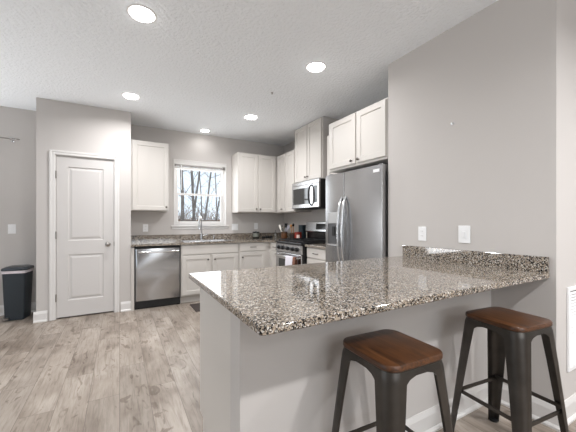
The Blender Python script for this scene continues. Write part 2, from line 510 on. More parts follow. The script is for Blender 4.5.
# leaf with two raised panels: front face at y = YP+0.012
def door_leaf():
    mb = MB()
    yf, yb = YP + 0.012, YP + 0.047
    z0, z1 = 0.018, DZ
    pan = [(0.225, 0.805), (0.985, 1.925)]
    px0, px1 = DX0 + 0.118, DX1 - 0.118
    zs = [z0, pan[0][0], pan[0][1], pan[1][0], pan[1][1], z1]
    xs = [DX0, px0, px1, DX1]
    for i in range(3):
        for j in range(5):
            if i == 1 and j in (1, 3):
                a = lambda k, y: [(xs[1] + k, y, zs[j] + k), (xs[2] - k, y, zs[j] + k), (xs[2] - k, y, zs[j + 1] - k), (xs[1] + k, y, zs[j + 1] - k)]
                mb.loft([a(0, yf), a(0.006, yf + 0.009), a(0.020, yf + 0.009), a(0.042, yf + 0.002), a(0.046, yf + 0.0015)], True, False)
                mb.quad(a(0.046, yf + 0.0015))
            else:
                mb.quad([(xs[i], yf, zs[j]), (xs[i + 1], yf, zs[j]), (xs[i + 1], yf, zs[j + 1]), (xs[i], yf, zs[j + 1])])
    mb.quad([(DX0, yb, z0), (DX0, yb, z1), (DX1, yb, z1), (DX1, yb, z0)])
    mb.quad([(DX0, yf, z0), (DX0, yf, z1), (DX0, yb, z1), (DX0, yb, z0)])
    mb.quad([(DX1, yf, z0), (DX1, yb, z0), (DX1, yb, z1), (DX1, yf, z1)])
    mb.quad([(DX0, yf, z0), (DX1, yf, z0), (DX1, yb, z0), (DX0, yb, z0)])
    mb.quad([(DX0, yf, z1), (DX0, yb, z1), (DX1, yb, z1), (DX1, yf, z1)])
    bmesh.ops.remove_doubles(mb.bm, verts=mb.bm.verts[:], dist=1e-5)
    return mb
leaf = part('door_leaf', door_leaf(), 'door', d1)
kx, kz = DX1 - 0.068, 0.925
dk = MB().lathe((kx, YP + 0.012, kz), [(0, 0), (0.032, 0), (0.032, 0.005), (0.013, 0.010), (0.011, 0.03), (0.022, 0.040), (0.028, 0.050), (0.026, 0.060), (0.014, 0.067), (0, 0.068)], 24, (0, -1, 0))
part('door_knob', dk, 'satin', leaf, 'round satin nickel knob', True)
for hz in (0.27, 1.055, 1.815):
    h = MB().box(DX0 - 0.010, DX0 + 0.004, YP - 0.002, YP + 0.012, hz - 0.045, hz + 0.045, 0.002)
    h.cyl((DX0 - 0.003, YP - 0.004, hz - 0.047), (DX0 - 0.003, YP - 0.004, hz + 0.047), 0.006, n=10)
    part('hinge', h, 'satin', d1, 'satin nickel hinge')
part('strike_plate', MB().box(DX1 + 0.001, DX1 + 0.008, YP - 0.001, YP + 0.012, kz - 0.03, kz + 0.03), 'satin', d1)

# window over the sink
w1 = thing('window_1', 'white double-hung window over the kitchen sink', 'window', ((WX0 + WX1) / 2, YB, WZ0), kind='structure')
fr = MB()
yo = YB + 0.055
for (x0, x1, z0, z1) in ((WX0, WX0 + 0.035, WZ0, WZ1), (WX1 - 0.035, WX1, WZ0, WZ1), (WX0 + .035, WX1 - .035, WZ0, WZ0 + 0.03), (WX0 + .035, WX1 - .035, WZ1 - 0.035, WZ1)):
    fr.box(x0, x1, yo, YB + TH, z0, z1, 0.003)
part('window_frame', fr, 'trim', w1)
def sash(z0, z1, y0, y1, st, bot, top):
    mb = MB()
    x0, x1 = WX0 + 0.037, WX1 - 0.037
    mb.box(x0, x0 + st, y0, y1, z0, z1, 0.003).box(x1 - st, x1, y0, y1, z0, z1, 0.003)
    mb.box(x0 + st, x1 - st, y0, y1, z0, z0 + bot, 0.003).box(x0 + st, x1 - st, y0, y1, z1 - top, z1, 0.003)
    p = part('sash', mb, 'trim', w1)
    part('pane', MB().box(x0 + st, x1 - st, (y0 + y1) / 2 - 0.003, (y0 + y1) / 2 + 0.003, z0 + bot, z1 - top), 'glass', p)
ZM = 1.70
sash(WZ0 + 0.03, ZM + 0.012, yo + 0.004, yo + 0.030, 0.036, 0.036, 0.034)
sash(ZM - 0.016, WZ1 - 0.036, yo + 0.034, yo + 0.060, 0.030, 0.030, 0.034)
rt = MB()
rt.box(WX0 - .002, WX0 + 0.004, YB + 0.001, yo, WZ0, WZ1).box(WX1 - 0.004, WX1 + .002, YB + 0.001, yo, WZ0, WZ1).box(WX0 + .004, WX1 - .004, YB + 0.001, yo, WZ1 - 0.004, WZ1)
part('jamb_return', rt, 'trim', w1)
cs = MB()
cs.box(WX0 - 0.012, WX0 + .004, YB - 0.012, YB, WZ0, WZ1 + 0.012, .003).box(WX1 - .004, WX1 + 0.012, YB - 0.012, YB, WZ0, WZ1 + 0.012, .003).box(WX0 + .004, WX1 - .004, YB - 0.012, YB, WZ1 - .004, WZ1 + 0.012, .003)
part('edge_trim', cs, 'trim', w1)
st = MB().box(WX0 - 0.05, WX1 + 0.05, YB - 0.035, YB, WZ0 - 0.022, WZ0, 0.004).box(WX0, WX1, YB, yo, WZ0 - 0.022, WZ0)
st.box(WX0 - 0.04, WX1 + 0.04, YB - 0.014, YB, WZ0 - 0.062, WZ0 - 0.022, 0.003)
part('window_sill', st, 'trim', w1)
bl = thing('window_blind', 'white slatted blind pulled up at the top of the sink window', 'blind', (1.23, YB + 0.03, WZ1 - 0.01))
part('valance', MB().box(WX0 + 0.006, WX1 - 0.006, YB - 0.006, YB + 0.004, WZ1 - 0.052, WZ1 - 0.004, 0.003), 'trim', bl)
part('headrail', MB().box(WX0 + 0.008, WX1 - 0.008, YB + 0.006, YB + 0.046, WZ1 - 0.05, WZ1 - 0.006), 'trim', bl)
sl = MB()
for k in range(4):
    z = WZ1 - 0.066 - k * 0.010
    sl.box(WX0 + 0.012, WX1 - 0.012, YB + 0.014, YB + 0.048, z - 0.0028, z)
part('slat_stack', sl, 'slat', bl, 'stacked slats with painted-in shade')
part('bottom_rail', MB().box(WX0 + 0.010, WX1 - 0.010, YB + 0.006, YB + 0.046, WZ1 - 0.142, WZ1 - 0.108, 0.003), 'trim', bl)
wd = MB().cyl((WX0 + 0.115, YB + 0.002, WZ1 - 0.08), (WX0 + 0.115, YB + 0.002, WZ1 - 0.50), 0.005, n=8)
part('tilt_wand', wd, 'plastic', bl)
cw_ = MB().cyl((WX1 - 0.12, YB + 0.002, WZ1 - 0.08), (WX1 - 0.12, YB + 0.002, WZ1 - 0.62), 0.0022, n=6).lathe((WX1 - 0.12, YB + 0.002, WZ1 - 0.66), [(0, 0), (0.007, 0.004), (0.004, 0.04), (0, 0.042)], 8)
part('lift_cord', cw_, 'plastic', bl)

# ------------------------------------------------------------------ recessed ceiling lights
def can_light(x, y, label, r=0.088, power=CAN_POWER, sub=0.10):
    t = thing('recessed_light', label, 'ceiling light', (x, y, CE), 'recessed ceiling lights')
    rg = MB().lathe((x, y, CE), [(r + 0.012, 0), (r + 0.011, -0.003), (r + 0.004, -0.005), (r - 0.002, -0.004), (r - 0.002, 0.0)], 32)
    part('trim_ring', rg, 'trim', t, smooth=True)
    part('lens', MB().lathe((x, y, CE), [(r - 0.003, -0.004), (r * 0.85, -0.013), (r * 0.5, -0.020), (0, -0.022)], 32), 'lens', t, 'glowing white lens', True)
    l = bpy.data.lights.new('bulb', 'AREA')
    l.shape = 'DISK'; l.size = r * 1.7; l.energy = power; l.color = (0.99, 0.99, 1.0); l.spread = R(162)
    o = bpy.data.objects.new('bulb', l)
    o.location = (0, 0, -0.026)
    o.parent = t
    COL.objects.link(o)
can_light(0.142, 2.426, 'bright round recessed ceiling light nearest the camera, at upper left', power=CAN_POWER * 1.15)
can_light(1.676, 2.421, 'bright round recessed ceiling light in front of the refrigerator cabinet', power=7.2)
can_light(0.120, 4.073, 'bright round recessed ceiling light in front of the pantry corner', power=CAN_POWER * 1.08)
can_light(1.657, 4.038, 'bright round recessed ceiling light nearest the microwave cabinet')
can_light(1.236, 5.010, 'small round recessed ceiling light right above the sink window', r=0.068, power=0.9)
can_light(0.14, -0.80, 'round recessed ceiling light over the dining side, left of the stools', power=CAN_POWER * 1.5)
can_light(1.68, -0.80, 'round recessed ceiling light over the dining side, behind the stools', power=CAN_POWER * 1.9)
can_light(0.14, -2.45, 'round recessed ceiling light far behind the camera, on the left', power=CAN_POWER * 0.4)
can_light(1.68, -2.45, 'round recessed ceiling light far behind the camera, on the right', power=CAN_POWER * 0.4)
can_light(3.20, -0.80, 'round recessed ceiling light facing the wall with the air return grille', power=CAN_POWER * 2.3)
tag(part('ceiling_sprinkler', MB().lathe((1.56, 3.157, CE), [(0.016, 0), (0.016, -0.003), (0.006, -0.005), (0.005, -0.012), (0.009, -0.014), (0.009, -0.016), (0, -0.016)], 16), 'satin', smooth=True),
    'tiny grey fire sprinkler head on the ceiling', 'sprinkler')

# ------------------------------------------------------------------ cabinets
def upper_cab(label, facing, carc, plane, doors, knobs, crown=False):
    x0, x1, y0, y1, z0, z1 = carc
    t = thing('wall_cabinet', label, 'wall cabinet', ((x0 + x1) / 2, (y0 + y1) / 2, z0), 'cream shaker wall cabinets')
    part('cabinet_box', MB().box(x0, x1, y0, y1, z0, z1, 0.002), 'cabinet', t)
    for i, (a, b, c, d) in enumerate(doors):
        dr = part('door', panel_front(facing, plane, a, b, c, d), 'cabinet', t)
        for k in knobs:
            if k[0] == i:
                knob(facing, plane - 0.019, k[1], k[2], dr)
    return t
e = 0.002
UZ0, UZ1 = 1.388, 2.425
FY = YB - 0.335
upper_cab('single-door cream wall cabinet left of the sink window, above the dishwasher', '-y', (PX1 + e, 0.665, FY, YB - e, UZ0, UZ1), FY,
          [(0.165, 0.652, UZ0 + 0.012, UZ1 - 0.012)], [(0, 0.622, UZ0 + 0.06)])
upper_cab('double-door cream wall cabinet right of the sink window', '-y', (1.775, 2.525, FY, YB - e, UZ0, UZ1), FY,
          [(1.790, 2.138, UZ0 + 0.012, UZ1 - 0.012), (2.158, 2.490, UZ0 + 0.012, UZ1 - 0.012)], [(0, 2.110, UZ0 + 0.06), (1, 2.186, UZ0 + 0.06)])
FX = 2.533
upper_cab('cream wall cabinet in the room corner, left of the microwave', '-x', (FX, XK - e, 4.262, YB - e, UZ0, UZ1), FX,
          [(4.275, 4.572, UZ0 + 0.012, UZ1 - 0.012), (4.590, 4.870, UZ0 + 0.012, UZ1 - 0.012)], [(1, 4.68, UZ0 + 0.06)])
tc_ = upper_cab('tall cream cabinet over the microwave reaching to the ceiling', '-x', (FX, XK - e, 3.495, 4.257, 1.848, CE - 0.004), FX,
          [(3.51, 3.868, 1.862, 2.725), (3.884, 4.245, 1.862, 2.725)], [(0, 3.842, 1.915), (1, 3.908, 1.915)])
part('side_panel', MB().box(FX + 0.004, XK - e, 3.488, 3.4945, 1.848, CE - 0.004), 'wall', tc_, 'greige painted side panel')
upper_cab('narrow cream wall cabinet mostly hidden behind the refrigerator cabinet', '-x', (FX, XK - e, 2.985, 3.375, UZ0, UZ1), FX,
          [(2.997, 3.363, UZ0 + 0.012, UZ1 - 0.012)], [])
FFX = 2.253
upper_cab('deep double-door cream cabinet over the refrigerator', '-x', (FFX, XK - e, YR1 + e, 2.975, 1.835, UZ1), FFX,
          [(YR1 + 0.014, 2.463, 1.862, UZ1 - 0.014), (2.483, 2.945, 1.862, UZ1 - 0.014)], [(0, 2.425, 1.895), (1, 2.535, 1.895)])

BZ = 0.880   # top of the base cabinets
def base_cab(label, facing, carc, plane, fronts, sink=False):
    x0, x1, y0, y1 = carc
    t = thing('base_cabinet', label, 'base cabinet', ((x0 + x1) / 2, (y0 + y1) / 2, 0), 'cream shaker base cabinets')
    mb = MB()
    if sink:   # open box: the basin hangs inside
        mb.box(x0, x0 + 0.018, y0 + 0.019, y1, 0.128, BZ).box(x1 - 0.018, x1, y0 + 0.019, y1, 0.128, BZ)
        mb.box(x0, x1, y0, y1, 0.11, 0.128).box(x0, x1, y0, y0 + 0.019, 0.128, BZ).box(x0 + 0.018, x1 - 0.018, y1 - 0.01, y1, 0.128, BZ)
    else:
        mb.box(x0, x1, y0, y1, 0.11, BZ)
    kk = MB()
    if facing == '-y':
        kk.box(x0, x1, y0 + 0.07, y1, 0, 0.11)
    elif facing == '-x':
        kk.box(x0 + 0.07, x1, y0, y1, 0, 0.11)
    else:
        kk.box(x0, x1, y0, y1 - 0.075, 0, 0.11)
    part('cabinet_box', mb, 'cabinet', t)
    part('toe_kick', kk, 'cabinet', t)
    for kind, a, b, c, d, hw in fronts:
        if kind == 'door':
            o = part('door', panel_front(facing, plane, a, b, c, d), 'cabinet', t)
            if hw: knob(facing, plane - 0.019, hw[0], hw[1], o)
        else:
            o = part('drawer_front' if hw else 'false_drawer_front', slab_front(facing, plane, a, b, c, d), 'cabinet', t)
            if hw: bar_pull(facing, plane - 0.019, hw[0], hw[1], o)
    return t
BY = 4.648
BX = 2.253
base_cab('cream sink base cabinet with two doors, right of the dishwasher', '-y', (0.792, 1.684, BY, YB - e), BY,
         [('drawer', 0.806, 1.672, 0.735, 0.868, None), ('door', 0.806, 1.222, 0.13, 0.715, (1.186, 0.645)), ('door', 1.256, 1.672, 0.13, 0.715, (1.292, 0.645))], sink=True)
base_cab('cream base cabinet with one drawer and one door, right of the sink doors', '-y', (1.688, 2.253, BY, YB - e), BY,
         [('drawer', 1.705, 2.165, 0.745, 0.868, (1.938, 0.806)), ('door', 1.705, 2.165, 0.13, 0.725, (1.748, 0.645))])
base_cab('narrow cream base cabinet in the corner, left of the range', '-x', (BX, XK - e, 4.252, BY - e), BX,
         [('drawer', 4.268, 4.56, 0.745, 0.868, (4.42, 0.806)), ('door', 4.268, 4.56, 0.13, 0.725, (4.30, 0.66))])
base_cab('narrow cream base cabinet between the range and the refrigerator', '-x', (BX, XK - e, 2.985, 3.462), BX,
         [('drawer', 3.02, 3.445, 0.745, 0.868, (3.231, 0.806)), ('door', 3.02, 3.445, 0.13, 0.725, (3.07, 0.66))])
t = base_cab('long base cabinet inside the peninsula with pale end panel', '+y', (0.415, XR - e, 1.2435, 1.80), 1.80,
         [('door', 0.43, 0.88, 0.13, 0.86, None), ('door', 0.90, 1.35, 0.13, 0.86, None), ('door', 1.37, 1.82, 0.13, 0.86, None)])
struct('trim_1', MB().box(PX1 + e, 0.176, BY - 0.002, YB - 0.03, 0, 0.868), 'cabinet', 'cream filler strip left of the dishwasher', 'filler strip')

# ------------------------------------------------------------------ countertops
ZT0, ZT1 = 0.884, 0.914
ct = thing('countertop', 'speckled granite countertop with backsplash along the sink wall', 'countertop', (1.5, 5.0, ZT0))
SX0, SX1, SY0, SY1 = 0.86, 1.60, 4.69, 5.10       # sink hole
YF = 4.608; XF = 2.213
ck = MB()
ck.box(PX1 + e, SX0, YF, YB - e, ZT0, ZT1).box(SX1, XK - e, YF, YB - e, ZT0, ZT1)
ck.box(SX0, SX1, YF, SY0, ZT0, ZT1).box(SX0, SX1, SY1, YB - e, ZT0, ZT1)
ck.box(XF, XK - e, 4.252, YF, ZT0, ZT1)
part('slab', ck, 'granite', ct)
bs = MB().box(PX1 + e, XK - e, YB - 0.022, YB - e, ZT1, 1.012).box(XK - 0.022, XK - e, 4.252, YB - 0.022, ZT1, 1.012)
part('backsplash', bs, 'granite', ct)
ct2 = thing('countertop', 'small granite countertop between the range and the refrigerator', 'countertop', (2.5, 3.2, ZT0))
part('slab', MB().box(XF, XK - e, 2.983, 3.468, ZT0, ZT1, 0.003), 'granite', ct2)
part('backsplash', MB().box(XK - 0.022, XK - e, 2.983, 3.468, ZT1, 1.012), 'granite', ct2)
pen = thing('peninsula_countertop', 'large speckled granite peninsula countertop overhanging the stools', 'countertop', (1.3, 1.33, ZT0))
PC0, PY0, PY1 = 0.361, 0.808, 1.862
def poly_slab(mb, pts, z0, z1, b=0.004):
    n = len(pts)
    c = Vector((sum(p[0] for p in pts) / n, sum(p[1] for p in pts) / n))
    def ins(k):
        out = []
        for i in range(n):
            p0, p, p1 = Vector(pts[i - 1]), Vector(pts[i]), Vector(pts[(i + 1) % n])
            a = (p - p0).normalized(); d = (p1 - p).normalized()
            nn = Vector((-a.y - d.y, a.x + d.x)).normalized()
            out.append(p + nn * k)
        return out
    i0 = ins(b)
    L_ = [[(p.x, p.y, z0) for p in i0], [(p[0], p[1], z0 + b) for p in pts], [(p[0], p[1], z1 - b) for p in pts], [(p.x, p.y, z1) for p in i0]]
    return mb.loft(L_)
def rounded(x0, x1, y0, y1, r, n=5, rs=None):
    rs = rs or (r, r, r, r)
    pts = []
    for (cx, cy, a0, rr) in ((x0, y0, 180, rs[0]), (x1, y0, 270, rs[1]), (x1, y1, 0, rs[2]), (x0, y1, 90, rs[3])):
        if rr == 0:
            pts.append((cx, cy)); continue
        ox = cx + (rr if cx == x0 else -rr); oy = cy + (rr if cy == y0 else -rr)
        for k in range(n + 1):
            a = R(a0 + 90 * k / n)
            pts.append((ox + rr * math.cos(a), oy + rr * math.sin(a)))
    return pts
part('slab', poly_slab(MB(), [(x, y - (0.010 if x > 2 and y < 1 else 0)) for x, y in rounded(PC0, XR - e, PY0, PY1, 0.02, 5, (0.022, 0, 0, 0.008))], ZT0, ZT1), 'granite', pen)
part('backsplash', MB().box(XR - 0.022, XR - e, PY0 - 0.007, 1.858, ZT1 - 0.001, 1.012, 0.002), 'granite', pen)

# sink and faucet
sk = thing('kitchen_sink', 'stainless steel sink set in the granite under the window', 'sink', ((SX0 + SX1) / 2, (SY0 + SY1) / 2, 0.75))
rim = MB()
g = 0.001
for (x0, x1, y0, y1) in ((SX0 - 0.02, SX1 + 0.02, SY0 - 0.02, SY0 + 0.012), (SX0 - 0.02, SX1 + 0.02, SY1 - 0.012, SY1 + 0.02), (SX0 - 0.02, SX0 + 0.012, SY0 + .012, SY1 - .012), (SX1 - 0.012, SX1 + 0.02, SY0 + .012, SY1 - .012)):
    rim.box(x0, x1, y0, y1, ZT1 + g, ZT1 + 0.006, 0.002)
part('rim', rim, 'steel', sk)
bas = MB()
a0, a1, b0, b1 = SX0 + 0.006, SX1 - 0.006, SY0 + 0.006, SY1 - 0.006
tp = rounded(a0, a1, b0, b1, 0.05); bt = rounded(a0 + .02, a1 - .02, b0 + .02, b1 - .02, 0.05)
bas.loft([[(x, y, ZT1 + 0.002) for x, y in tp], [(x, y, 0.74) for x, y in bt]], True, False)
bas.bm.faces.new([bas.bm.verts.new((x, y, 0.74)) for x, y in bt])
part('basin', bas, 'steel', sk, smooth=True)
fc = thing('kitchen_faucet', 'tall chrome gooseneck faucet in front of the sink window', 'faucet', (1.214, 5.165, ZT1))
fx, fy = 1.214, 5.165
part('base', MB().lathe((fx, fy, ZT1), [(0, 0), (0.03, 0), (0.03, 0.006), (0.022, 0.012), (0.021, 0.11), (0.014, 0.118), (0, 0.118)], 20), 'chrome', fc, smooth=True)
pts = [(fx, fy, ZT1 + 0.10), (fx, fy, 1.22)]
for k in range(1, 10):
    a = R(180 * k / 9)
    q = 0.085 - 0.085 * math.cos(a)
    pts.append((fx - q * 0.42, fy - q * 0.9, 1.22 + 0.085 * math.sin(a)))
lx, ly, _ = pts[-1]
pts += [(lx, ly, 1.17)]
part('gooseneck', MB().tube(pts, 0.012, 12), 'chrome', fc, smooth=True)
part('spray_head', MB().tube([(lx, ly, 1.172), (lx, ly, 1.14), (lx, ly, 1.10)], [0.014, 0.017, 0.019], 14), 'chrome', fc, smooth=True)
part('lever', MB().tube([(fx + 0.02, fy, ZT1 + 0.075), (fx + 0.05, fy - .005, ZT1 + 0.08), (fx + 0.10, fy - 0.01, ZT1 + 0.088)], [0.011, 0.009, 0.007], 10), 'chrome', fc, smooth=True)
sd = thing('soap_dispenser', 'small chrome soap dispenser right of the faucet', 'soap dispenser', (1.425, 5.165, ZT1))
part('body', MB().lathe((1.425, 5.165, ZT1), [(0, 0), (0.02, 0), (0.02, 0.005), (0.012, 0.01), (0.011, 0.05), (0.016, 0.056), (0.016, 0.072), (0, 0.076)], 16), 'chrome', sd, smooth=True)
part('spout', MB().tube([(1.425, 5.165, ZT1 + 0.066), (1.425, 5.12, ZT1 + 0.068), (1.425, 5.095, ZT1 + 0.060)], [0.008, 0.007, 0.006], 8), 'chrome', sd, smooth=True)

# ------------------------------------------------------------------ dishwasher
dw = thing('dishwasher', 'stainless steel dishwasher below the counter beside the pantry', 'dishwasher', (0.48, 4.9, 0))
X0, X1 = 0.182, 0.786
part('tub', MB().box(X0, X1, BY + 0.01, YB - 0.06, 0.02, 0.868), 'black_matte', dw, 'dark tub casing')
dp = MB()
lo = []
for z, bul in ((0.115, 0.0), (0.12, 0.012), (0.30, 0.024), (0.55, 0.027), (0.75, 0.022), (0.845, 0.012), (0.85, 0.0)):
    lo.append([(X0 + 0.012, BY + 0.008, z), (X0 + 0.012, BY - 0.004 - bul * .5, z), (X0 + 0.03, BY - 0.006 - bul, z), (X1 - 0.03, BY - 0.006 - bul, z), (X1 - 0.012, BY - 0.004 - bul * .5, z), (X1 - 0.012, BY + 0.008, z)])
dp.loft(lo)
dd = part('door_panel', dp, 'steel', dw, 'brushed stainless door panel', True)
hb = MB().tube([(X0 + 0.05, BY - 0.02, 0.80), (X0 + 0.05, BY - 0.060, 0.80), (X0 + 0.10, BY - 0.068, 0.802), (X1 - 0.10, BY - 0.068, 0.802), (X1 - 0.05, BY - 0.060, 0.80), (X1 - 0.05, BY - 0.02, 0.80)], 0.013, 10)
part('handle', hb, 'chrome', dd, smooth=True)
part('kick_plate', MB().box(X0 + 0.004, X1 - 0.004, BY + 0.025, BY + 0.04, 0.0, 0.112), 'black', dw, 'black kick plate')

# ------------------------------------------------------------------ range
rg = thing('gas_range', 'stainless steel gas range with black cooktop and knobs', 'range', (2.5, 3.86, 0))
RY0, RY1 = 3.474, 4.244
RX = 2.168
part('body', MB().box(RX + 0.017, 2.80, RY0, RY1, 0.0, 0.895), 'black', rg, 'black side panels')
part('drawer', MB().box(RX, RX + 0.016, RY0 + 0.004, RY1 - 0.004, 0.06, 0.215, 0.004), 'steel', rg)
od = part('oven_door', MB().box(RX - 0.005, RX + 0.016, RY0 + 0.004, RY1 - 0.004, 0.225, 0.762, 0.006), 'steel', rg)
part('oven_window', MB().box(RX - 0.008, RX - 0.004, RY0 + 0.11, RY1 - 0.11, 0.34, 0.665, 0.001), 'dark_glass', od, 'dark oven window')
part('handle', MB().tube([(RX - 0.005, RY0 + 0.05, 0.718), (RX - 0.045, RY0 + 0.055, 0.718), (RX - 0.050, RY0 + 0.08, 0.718), (RX - 0.050, RY1 - 0.08, 0.718), (RX - 0.045, RY1 - 0.055, 0.718), (RX - 0.005, RY1 - 0.05, 0.718)], 0.012, 10), 'chrome', od, smooth=True)
cp = MB().loft([[(RX + 0.016, y, 0.770), (RX - 0.012, y, 0.770), (RX + 0.004, y, 0.888), (RX + 0.016, y, 0.888)] for y in (RY0 + 0.002, RY1 - 0.002)])
pn = part('control_panel', cp, 'steel', rg)
for ky in (4.135, 4.015, 3.86, 3.715, 3.60):
    c = (RX - 0.004, ky, 0.832)
    part('burner_knob', MB().lathe(c, [(0, 0), (0.030, 0), (0.032, 0.006), (0.028, 0.010), (0.025, 0.030), (0.019, 0.034), (0, 0.034)], 20, (-1, 0, 0.13)), 'black', pn, 'black burner knob', True)
part('cooktop', MB().box(RX - 0.008, 2.752, RY0, RY1, 0.897, 0.925, 0.006), 'black', rg, 'black enamel cooktop')
for gi in range(3):
    gy0 = RY0 + 0.02 + gi * 0.245; gy1 = gy0 + 0.238
    gm = MB()
    gx0, gx1 = RX + 0.04, 2.73
    for yy in (gy0, gy1 - 0.012): gm.box(gx0, gx1, yy, yy + 0.012, 0.940, 0.956)
    for xx in (gx0, (gx0 + gx1) / 2 - 0.006, gx1 - 0.012): gm.box(xx, xx + 0.012, gy0 + .012, gy1 - .012, 0.940, 0.956)
    for q in (0.25, 0.75):
        cx_ = gx0 + (gx1 - gx0) * q; cy_ = (gy0 + gy1) / 2
        gm.box(cx_ - 0.11, cx_ - 0.03, cy_ - 0.006, cy_ + 0.006, 0.942, 0.960).box(cx_ + 0.03, cx_ + 0.11, cy_ - 0.006, cy_ + 0.006, 0.942, 0.960)
        gm.box(cx_ - 0.006, cx_ + 0.006, gy0 + .012, cy_ - 0.03, 0.942, 0.960).box(cx_ - 0.006, cx_ + 0.006, cy_ + 0.03, gy1 - .012, 0.942, 0.960)
    for xx in (gx0, gx1 - 0.012):
        for yy in (gy0, gy1 - 0.012):
            gm.box(xx, xx + 0.012, yy, yy + 0.012, 0.925, 0.940)
    part('grate', gm, 'black_matte', rg, 'black cast iron grate')
    for q in (0.25, 0.75):
        part('burner', MB().lathe((gx0 + (gx1 - gx0) * q, (gy0 + gy1) / 2, 0.925), [(0.045, 0), (0.045, 0.006), (0.03, 0.010), (0.03, 0.014), (0, 0.015)], 20), 'black_matte', rg, smooth=True)
bg = MB().box(2.755, 2.815, RY0, RY1, 0.897, 1.06, 0.004)
bgp = part('backguard', bg, 'black', rg, 'black lower backguard')
hd = MB().loft([[(2.815, y, 1.055), (2.735, y, 1.055), (2.725, y, 1.075), (2.745, y, 1.215), (2.815, y, 1.225)] for y in (RY0, RY1)])
hdp = part('control_hood', hd, 'steel', rg)
part('display', MB().loft([[(2.7262, y, 1.105), (2.7232, y, 1.105), (2.7365, y, 1.195), (2.7395, y, 1.195)] for y in (RY0 + 0.10, RY0 + 0.47)]), 'display', hdp, 'black clock display')

# towels over the oven handle
def towel(y0, y1, z_front, z_back, m, label, name='dish_towel'):
    hx, hz, r = RX - 0.050, 0.718, 0.0135
    path = [(hx + r + 0.003, z_back), (hx + r + .001, hz)]
    for k in range(1, 6):
        a = math.pi * k / 6
        path.append((hx + (r + .001) * math.cos(a), hz + (r + .001) * math.sin(a)))
    path += [(hx - r - .001, hz), (hx - r - 0.005, hz - 0.06), (hx - r - 0.007, (hz + z_front) / 2), (hx - r - 0.007, z_front)]
    n = 14
    mb = MB()
    outer = []
    for off in (0, 0.004):
        g_ = []
        for i, (x, z) in enumerate(path):
            p0 = Vector(path[max(0, i - 1)]); p1 = Vector(path[min(len(path) - 1, i + 1)])
            d = (p1 - p0).normalized(); nx, nz = (d.y, -d.x)
            if nx * (x - hx) + nz * (z - hz) < 0: nx, nz = -nx, -nz
            row = []
            for k in range(n + 1):
                y = y0 + (y1 - y0) * k / n
                wv = 0.0035 * (1 + math.sin(k * 1.55)) * min(1.0, max(0, (hz - z) / 0.1)) if i > 6 else 0
                row.append(Vector((x + nx * off - wv, y, z + nz * off)))
            g_.append(row)
        outer.append(g_)
    V = [[[mb.bm.verts.new(p) for p in row] for row in g_] for g_ in outer]
    rN = len(path)
    for s_ in (0, 1):
        for i in range(rN - 1):
            for k in range(n):
                mb.bm.faces.new((V[s_][i][k], V[s_][i][k + 1], V[s_][i + 1][k + 1], V[s_][i + 1][k]))
    for i in range(rN - 1):
        for k in (0, n):
            mb.bm.faces.new((V[0][i][k], V[0][i + 1][k], V[1][i + 1][k], V[1][i][k]))
    for k in range(n):
        for i in (0, rN - 1):
            mb.bm.faces.new((V[0][i][k], V[0][i][k + 1], V[1][i][k + 1], V[1][i][k]))
    return tag(part(name, mb, m, smooth=True, auto=60, origin=(hx, (y0 + y1) / 2, hz)), label, 'towel')
towel(3.610, 3.805, 0.40, 0.52, 'towel', 'white dish towel hanging on the oven handle')
towel(3.535, 3.600, 0.43, 0.52, 'towel_brown', 'narrow brown dish towel hanging on the oven handle')

# ------------------------------------------------------------------ microwave
mw = thing('microwave', 'stainless over-the-range microwave under the tall cabinet', 'microwave', (2.65, 3.86, 1.43))
MX = 2.462; MY0, MY1 = 3.485, 4.250; MZ0, MZ1 = 1.432, 1.842
part('casing', MB().box(MX + 0.03, XK - e, MY0, MY1, MZ0, MZ1, 0.003), 'black', mw, 'black metal casing')
part('top_vent', MB().box(MX + 0.004, MX + 0.03, MY0, MY1, MZ1 - 0.052, MZ1, 0.003), 'steel', mw)
md = part('door', MB().box(MX, MX + 0.03, MY0 + 0.15, MY1, MZ0 + 0.004, MZ1 - 0.055, 0.005), 'steel', mw)
part('door_window', MB().box(MX - 0.003, MX + 0.001, MY0 + 0.235, MY1 - 0.05, MZ0 + 0.06, MZ1 - 0.10, 0.001), 'dark_glass', md, 'dark door window')
part('handle', MB().tube([(MX, MY0 + 0.185, MZ0 + 0.03), (MX - 0.03, MY0 + 0.188, MZ0 + 0.06), (MX - 0.045, MY0 + 0.19, MZ0 + 0.12), (MX - 0.048, MY0 + 0.19, MZ0 + 0.18), (MX - 0.045, MY0 + 0.19, MZ0 + 0.25), (MX - 0.03, MY0 + 0.188, MZ0 + 0.31), (MX, MY0 + 0.185, MZ0 + 0.335)], [0.010, 0.013, 0.016, 0.017, 0.016, 0.013, 0.010], 10), 'black_matte', md, 'curved black handle', True)
cpn = part('control_panel', MB().box(MX, MX + 0.03, MY0, MY0 + 0.146, MZ0 + 0.004, MZ1 - 0.055, 0.005), 'steel', mw)
part('keypad', MB().box(MX - 0.002, MX + 0.001, MY0 + 0.045, MY0 + 0.132, MZ0 + 0.07, MZ1 - 0.09), 'display', cpn, 'dark keypad')
part('underside', MB().box(MX + 0.05, XK - 0.02, MY0 + 0.02, MY1 - 0.02, MZ0 - 0.006, MZ0), 'black_matte', mw)

